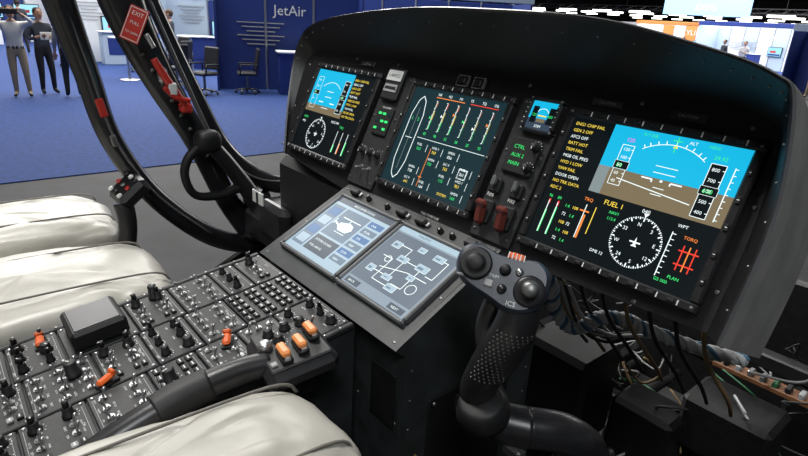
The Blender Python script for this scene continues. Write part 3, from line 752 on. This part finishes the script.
def booth(x0,y0,x1,y1,h,wm,text,depth=2.0,cm=None,screens=1,tsz=.4,ty=.72,pan=None,beam=True):
    e=empty('exhibition_booth'); a=Vector((x0,y0,0));b=Vector((x1,y1,0)); d=(b-a); L=d.length; ang=math.atan2(d.y,d.x)
    M=T((x0,y0,Z0+.012))@Matrix.Rotation(ang,4,'Z'); mb=MB(M)
    sgn=-1
    nP=max(1,int(L/1.0))
    for i in range(nP): mb.box(((i+.5)*L/nP,0,h/2),(L/nP-.02,.06,h),(pan if pan and i%2 else wm),.01)
    for x in(0,L): mb.box((x,sgn*depth/2,h/2),(.06,depth,h),wm,.01)
    for i in range(nP+1): mb.cyl((i*L/nP,sgn*.04,0),(i*L/nP,sgn*.04,h+.05),.03,SIL,seg=8)
    if beam: mb.box((L/2,sgn*depth,h+.12),(L+.1,.10,.28),cm or BW3,.02)
    mb.obj('walls',e)
    F=M@T((0,sgn*.045,0))@rx(90)
    mb=MB(F); mb.text(text,L/2,h*ty,tsz,.01,WHT,center=True)
    for j in range(6): mb.box((L*.3,h*(ty-.08)-j*.10,.005),(L*.32*(1-.2*(j%3)),.025,.01),GWH)
    for i in range(screens):
        x=L*(.62+.22*i)if screens>1 else L*.72
        mb.box((x,h*.45,.05),(.95,.6,.06),RUB,.01); mb.box((x,h*.45,.082),(.88,.53,.005),SCR)
        mb.box((x-.1,h*.45,.0855),(.4,.12,.002),RED); mb.box((x,h*.45-.18,.0855),(.8,.1,.002),BW)
    mb.obj('graphics',e)
    mb=MB(M@T((L*.55,sgn*max(depth,.9)*.8,0)))
    mb.box((0,0,.98),(1.2,.55,.05),BW3,.015); mb.box((0,0,.48),(1.1,.45,.95),cm or BW2,.01); mb.box((0,-.23,.55),(.8,.01,.5),BW,.0)
    mb.obj('counter',e)
booth(-13.9,5.7,-12.6,9.0,2.5,BW,'JetAir',.4,BW,1,.34,.72,None,False)
booth(-21,3.8,-21,6.2,2.5,BW3,'AERO',1,BW2,2,.4,.8,BW2)
booth(-20.0,6.6,-18.6,8.8,2.6,BW2,'FLIGHT',1,BW,1,.4,.8,BW)
booth(-30,-1,-30,5,2.8,BW,'ROTOR',2,BW3,2,.7,.72,BW3)
booth(-16,11,-13,15.5,2.5,BW,'LCI',2,BW2,2,.45,.75)
booth(-18,44,-11,42,2.6,BW2,'BLADES',2,BW,2,.4,.72,BW3)
booth(-8,28,-5,27.5,2.3,BW,'HELI',1,BW2,1,.35)
booth(-27,52,-20,52,2.6,BW3,'SKYLIFT',3,BOR,2,.6,.72,BOR)
booth(-38,64,-29,64,2.6,BW2,'AVIATION',3,BW3,2,.6,.72,BW)
booth(-46,62,-40,62,2.6,BW,'TURBINE',3,BW2,2,.6,.72,BW3)
for (x,y,z,w,h,t,m) in((-15,16,1.4,2.0,.7,'LCI',BW),(-20.5,47,2.0,6,1.2,'EXPO',mat('sign_sky',(.30,.55,.78),.5))):
    e=MB(T((x,y,z))@rz(50 if y<30 else 20)); e.box((0,0,0),(w,.12,h),m,.02); e.text(t,0,-h*.2,h*.5,.07,WHT,L=rx(90),center=True)
    for s_ in(-w*.4,w*.4): e.cyl((s_,0,h/2),(s_,0,7.55-z),.012,STEEL,seg=5)
    e.obj('hanging_sign')
def chair(x,y,a):
    mb=MB(T((x,y,Z0+.012))@rz(a)); c=mat('chair_black',(.02,.02,.022),.6)
    mb.box((0,0,.47),(.48,.46,.08),c,.03); mb.box((0,-.24,.80),(.46,.06,.50),c,.03,R=rx(8))
    for sx in(-.27,.27): mb.tube([(sx,-.2,.47),(sx,-.2,.68),(sx,.15,.68),(sx,.18,.47)],.02,c,6,raw=True)
    mb.cyl((0,0,.10),(0,0,.44),.03,STEEL,seg=8)
    for k in range(5):
        t=k*2*math.pi/5; mb.tube([(0,0,.12),(.28*math.cos(t),.28*math.sin(t),.07)],.02,STEEL,6,raw=True); mb.sup((.28*math.cos(t),.28*math.sin(t),.03),(.06,.06,.06),c,1,8,6)
    mb.obj('office_chair')
chair(-13.0,5.0,200);chair(-12.9,6.0,160);chair(-15.4,5.3,120);chair(-14.2,4.8,90);chair(-18,5.0,90);chair(-17,5.8,200)
def table(x,y):
    mb=MB(T((x,y,Z0+.012))); mb.lathe([(.38,1.02),(.40,1.04),(.38,1.06)],BW3,None,24); mb.cyl((0,0,.03),(0,0,1.03),.035,SIL); mb.lathe([(.26,0),(.24,.02),(.05,.04)],SIL,None,20); mb.obj('bar_table')
table(-16,4.2);table(-17.5,6.4)
# ---------------------------------------------------------------- people
def person(x,y,yaw,shirt,pants,skin,hair,pose,h=1.75,name='person'):
    e=empty(name); k=h/1.75
    J={'pel':(0,0,.95),'sp':(0,.005,1.13),'ch':(0,0,1.33),'nb':(0,-.01,1.46),'nk':(0,.005,1.53),
       'hL':(-.09,0,.88),'kL':(-.11,.03,.49),'aL':(-.12,-.02,.09),'tL':(-.14,.14,.045),
       'hR':(.09,0,.88),'kR':(.10,.02,.49),'aR':(.11,-.03,.09),'tR':(.14,.13,.045),
       'sL':(-.17,-.01,1.41),'sR':(.17,-.01,1.41)}
    if pose=='up':
        J.update(eL=(-.36,.10,1.47),wL=(-.17,.20,1.63),eR=(.36,.10,1.47),wR=(.17,.20,1.63))
    elif pose=='hold':
        J.update(eL=(-.24,.0,1.14),wL=(-.12,.23,1.18),eR=(.24,0,1.14),wR=(.10,.24,1.20))
    else:
        J.update(eL=(-.23,-.03,1.13),wL=(-.25,.06,.88),eR=(.23,-.03,1.13),wR=(.25,.06,.88))
    names=list(J); R={'pel':(.15,.11),'sp':(.135,.10),'ch':(.155,.11),'nb':(.08,.07),'nk':(.052,.052),'hL':(.095,.095),'hR':(.095,.095),'kL':(.065,.065),'kR':(.065,.065),'aL':(.045,.045),'aR':(.045,.045),'tL':(.04,.03),'tR':(.04,.03),'sL':(.07,.07),'sR':(.07,.07),'eL':(.047,.047),'eR':(.047,.047),'wL':(.03,.03),'wR':(.03,.03)}
    Ed=[('pel','sp'),('sp','ch'),('ch','nb'),('nb','nk'),('pel','hL'),('hL','kL'),('kL','aL'),('aL','tL'),('pel','hR'),('hR','kR'),('kR','aR'),('aR','tR'),('ch','sL'),('sL','eL'),('eL','wL'),('ch','sR'),('sR','eR'),('eR','wR')]
    me=bpy.data.meshes.new('b'); me.from_pydata([J[n_] for n_ in names],[(names.index(a),names.index(b)) for a,b in Ed],[])
    ob=bpy.data.objects.new('b',me); S.collection.objects.link(ob)
    ob.modifiers.new('s','SKIN'); su=ob.modifiers.new('u','SUBSURF'); su.levels=2
    for i,n_ in enumerate(names):
        sv=me.skin_vertices[0].data[i]; sv.radius=R[n_]; sv.use_root=(n_=='pel')
    bpy.context.view_layer.update(); dg=bpy.context.evaluated_depsgraph_get()
    m2=bpy.data.meshes.new_from_object(ob.evaluated_get(dg)); bpy.data.objects.remove(ob)
    sk=mat('skin_'+skin,{'light':(.55,.32,.22),'tan':(.4,.22,.14)}[skin],.5); hr=mat('hair_'+hair,{'dark':(.02,.015,.012),'brown':(.08,.045,.025)}[hair],.7)
    sh=mat('shoe_black',(.02,.018,.016),.4); bl=mat('belt_black',(.015,.012,.01),.4)
    m2.materials.clear()
    for m_ in(shirt,pants,sk,sh,bl): m2.materials.append(m_)
    for p in m2.polygons:
        c=p.center; q=0
        armd=min((c-Vector(J['wL'])).length,(c-Vector(J['wR'])).length)
        if c.z>1.475 and abs(c.x)<.09: q=2
        elif armd<.10: q=2
        elif c.z<.075: q=3
        elif c.z<.96 and armd>.12 and abs(c.x)<.22: q=1
        elif .96<=c.z<.995 and abs(c.x)<.17 : q=4
        p.material_index=q; p.use_smooth=True
    M=T((x,y,Z0+.012))@rz(yaw)@Matrix.Scale(k,4)
    bo=bpy.data.objects.new('body',m2); S.collection.objects.link(bo); bo.matrix_world=M; bo.parent=e
    mb=MB(M)
    mb.sup((0,.02,1.645),(.155,.19,.235),sk,.9,24,16)
    mb.sup((0,.0,1.675),(.17,.20,.20),hr,.9,24,16); mb.sup((0,.03,1.57),(.10,.12,.09),sk,.9,16,10)
    mb.box((0,.118,1.635),(.025,.03,.045),sk,.01); 
    for sx in(-.032,.032):
        mb.sup((sx,.100,1.655),(.028,.018,.014),WHT,1,10,6); mb.sup((sx,.108,1.655),(.011,.008,.011),hr,1,8,6); mb.box((sx,.106,1.675),(.034,.01,.006),hr,.002)
    mb.box((0,.112,1.590),(.045,.012,.010),mat('lips',(.4,.12,.1),.5),.004)
    for sx in(-.08,.08): mb.sup((sx,.01,1.64),(.02,.045,.06),sk,.9,10,8)
    mb.obj('head',e)
    mb=MB(M)
    for s_ in('L','R'):
        w=Vector(J['w'+s_]); el=Vector(J['e'+s_]); dd=(w-el).normalized(); sx=-1 if s_=='L' else 1
        side=dd.cross(Vector((0,1,0))); side=side.normalized() if side.length>.1 else Vector((1,0,0)); nn=side.cross(dd)
        mb.tube([w-dd*.01,w+dd*.04,w+dd*.085],[.028,.038,.036],sk,10,4,.6,up=nn)
        for f in range(4):
            b0=w+dd*.085+side*(-.027+.018*f); l=[.065,.075,.07,.055][f]
            mb.tube([b0-dd*.02,b0+dd*l*.5,b0+dd*l*.9+nn*.015*-1],[.009,.0085,.007],sk,6,3)
        t0=w+dd*.03+side*.03; mb.tube([w+dd*.02+side*.015,t0+side*.015+dd*.02,t0+side*.022+dd*.055],[.011,.010,.008],sk,6,3)
    if pose=='up': mb.box((0,.27,1.66),(.30,.02,.10),RUB,.008)
    if pose=='hold': mb.box((0,.30,1.22),(.22,.02,.15),WHT,.004)
    mb.obj('hands',e)
sW=mat('shirt_white',(.6,.6,.58),.8);sD=mat('shirt_dark',(.03,.035,.05),.8);sB=mat('shirt_blue',(.08,.15,.3),.8);sG=mat('shirt_grey',(.25,.25,.26),.8)
pK=mat('pants_khaki',(.36,.28,.18),.8);pB=mat('pants_black',(.015,.015,.018),.8)
person(-13.6,1.55,-100,sW,pK,'tan','dark','up',1.70)
person(-13.9,2.05,-80,sD,pB,'tan','dark','hold',1.68)
person(-13.3,2.40,80,sG,pB,'light','brown','down',1.72)
person(-18.2,7.6,200,sB,pB,'light','dark','down');person(-16.2,5.4,150,sD,pK,'light','brown','hold')
person(-19.3,3.4,100,sG,pB,'tan','dark','hold');person(-24,3.0,100,sD,pB,'tan','dark','down')
person(-12.0,33,180,sW,pB,'light','brown','hold');person(-13.6,34.5,150,sD,pB,'tan','dark','down');person(-6.4,24.6,200,sB,pK,'light','dark','hold');person(-21,42,200,sG,pB,'light','brown','down')
person(-24,46,180,sD,pB,'light','dark','down');person(-18,39,160,sW,pK,'tan','brown','hold');person(-30,55,160,sB,pB,'tan','brown','down')
# ---------------------------------------------------------------- lights
def area(name,loc,size,power,col=(1,1,1),tgt=None,sy=None):
    l=bpy.data.lights.new(name,'AREA'); l.energy=power; l.size=size; l.color=col
    if sy: l.shape='RECTANGLE'; l.size_y=sy
    o=bpy.data.objects.new(name,l); S.collection.objects.link(o); o.location=loc
    if tgt is not None: o.rotation_euler=(Vector(tgt)-Vector(loc)).to_track_quat('-Z','Y').to_euler()
    return o
area('ceiling_light_cockpit',(-2.4,-.2,4.2),1.2,230,(1,.98,.94),(-.9,.3,-.5))
area('ceiling_light_side',(2.5,-2.0,4.5),1.6,150,(.95,.98,1),(-.5,.6,-.4))
area('ceiling_light_hall',(-17,6,7.3),14,3800,(1,.98,.95),(-17,6,-2))
area('ceiling_light_far',(-16,42,7.3),26,16000,(1,.98,.95),(-16,42,-2))
area('ceiling_light_mid',(-34,10,7.3),18,6500,(1,.98,.95),(-34,10,-2))
w=bpy.data.worlds.new('hall_ambient'); S.world=w; w.use_nodes=True
w.node_tree.nodes['Background'].inputs[0].default_value=(.75,.85,1,1); w.node_tree.nodes['Background'].inputs[1].default_value=.24
# ---------------------------------------------------------------- camera
cd=bpy.data.cameras.new('camera'); cam=bpy.data.objects.new('camera',cd); S.collection.objects.link(cam)
cd.sensor_width=36; cd.lens=560/808*36; cd.clip_start=.02; cd.clip_end=400
Rr=Vector((.6394,.7668,.0561));Dd=Vector((.3039,-.1851,-.9345));Vv=Vector((-.7063,.6146,-.3514))
cam.matrix_world=Matrix(((Rr.x,-Dd.x,-Vv.x,0),(Rr.y,-Dd.y,-Vv.y,0),(Rr.z,-Dd.z,-Vv.z,0),(0,0,0,1)))
S.camera=cam
# put the hall floor at z = 0
bpy.context.view_layer.update()
for o in list(S.objects):
    if o.parent is None: o.location.z+=1.93
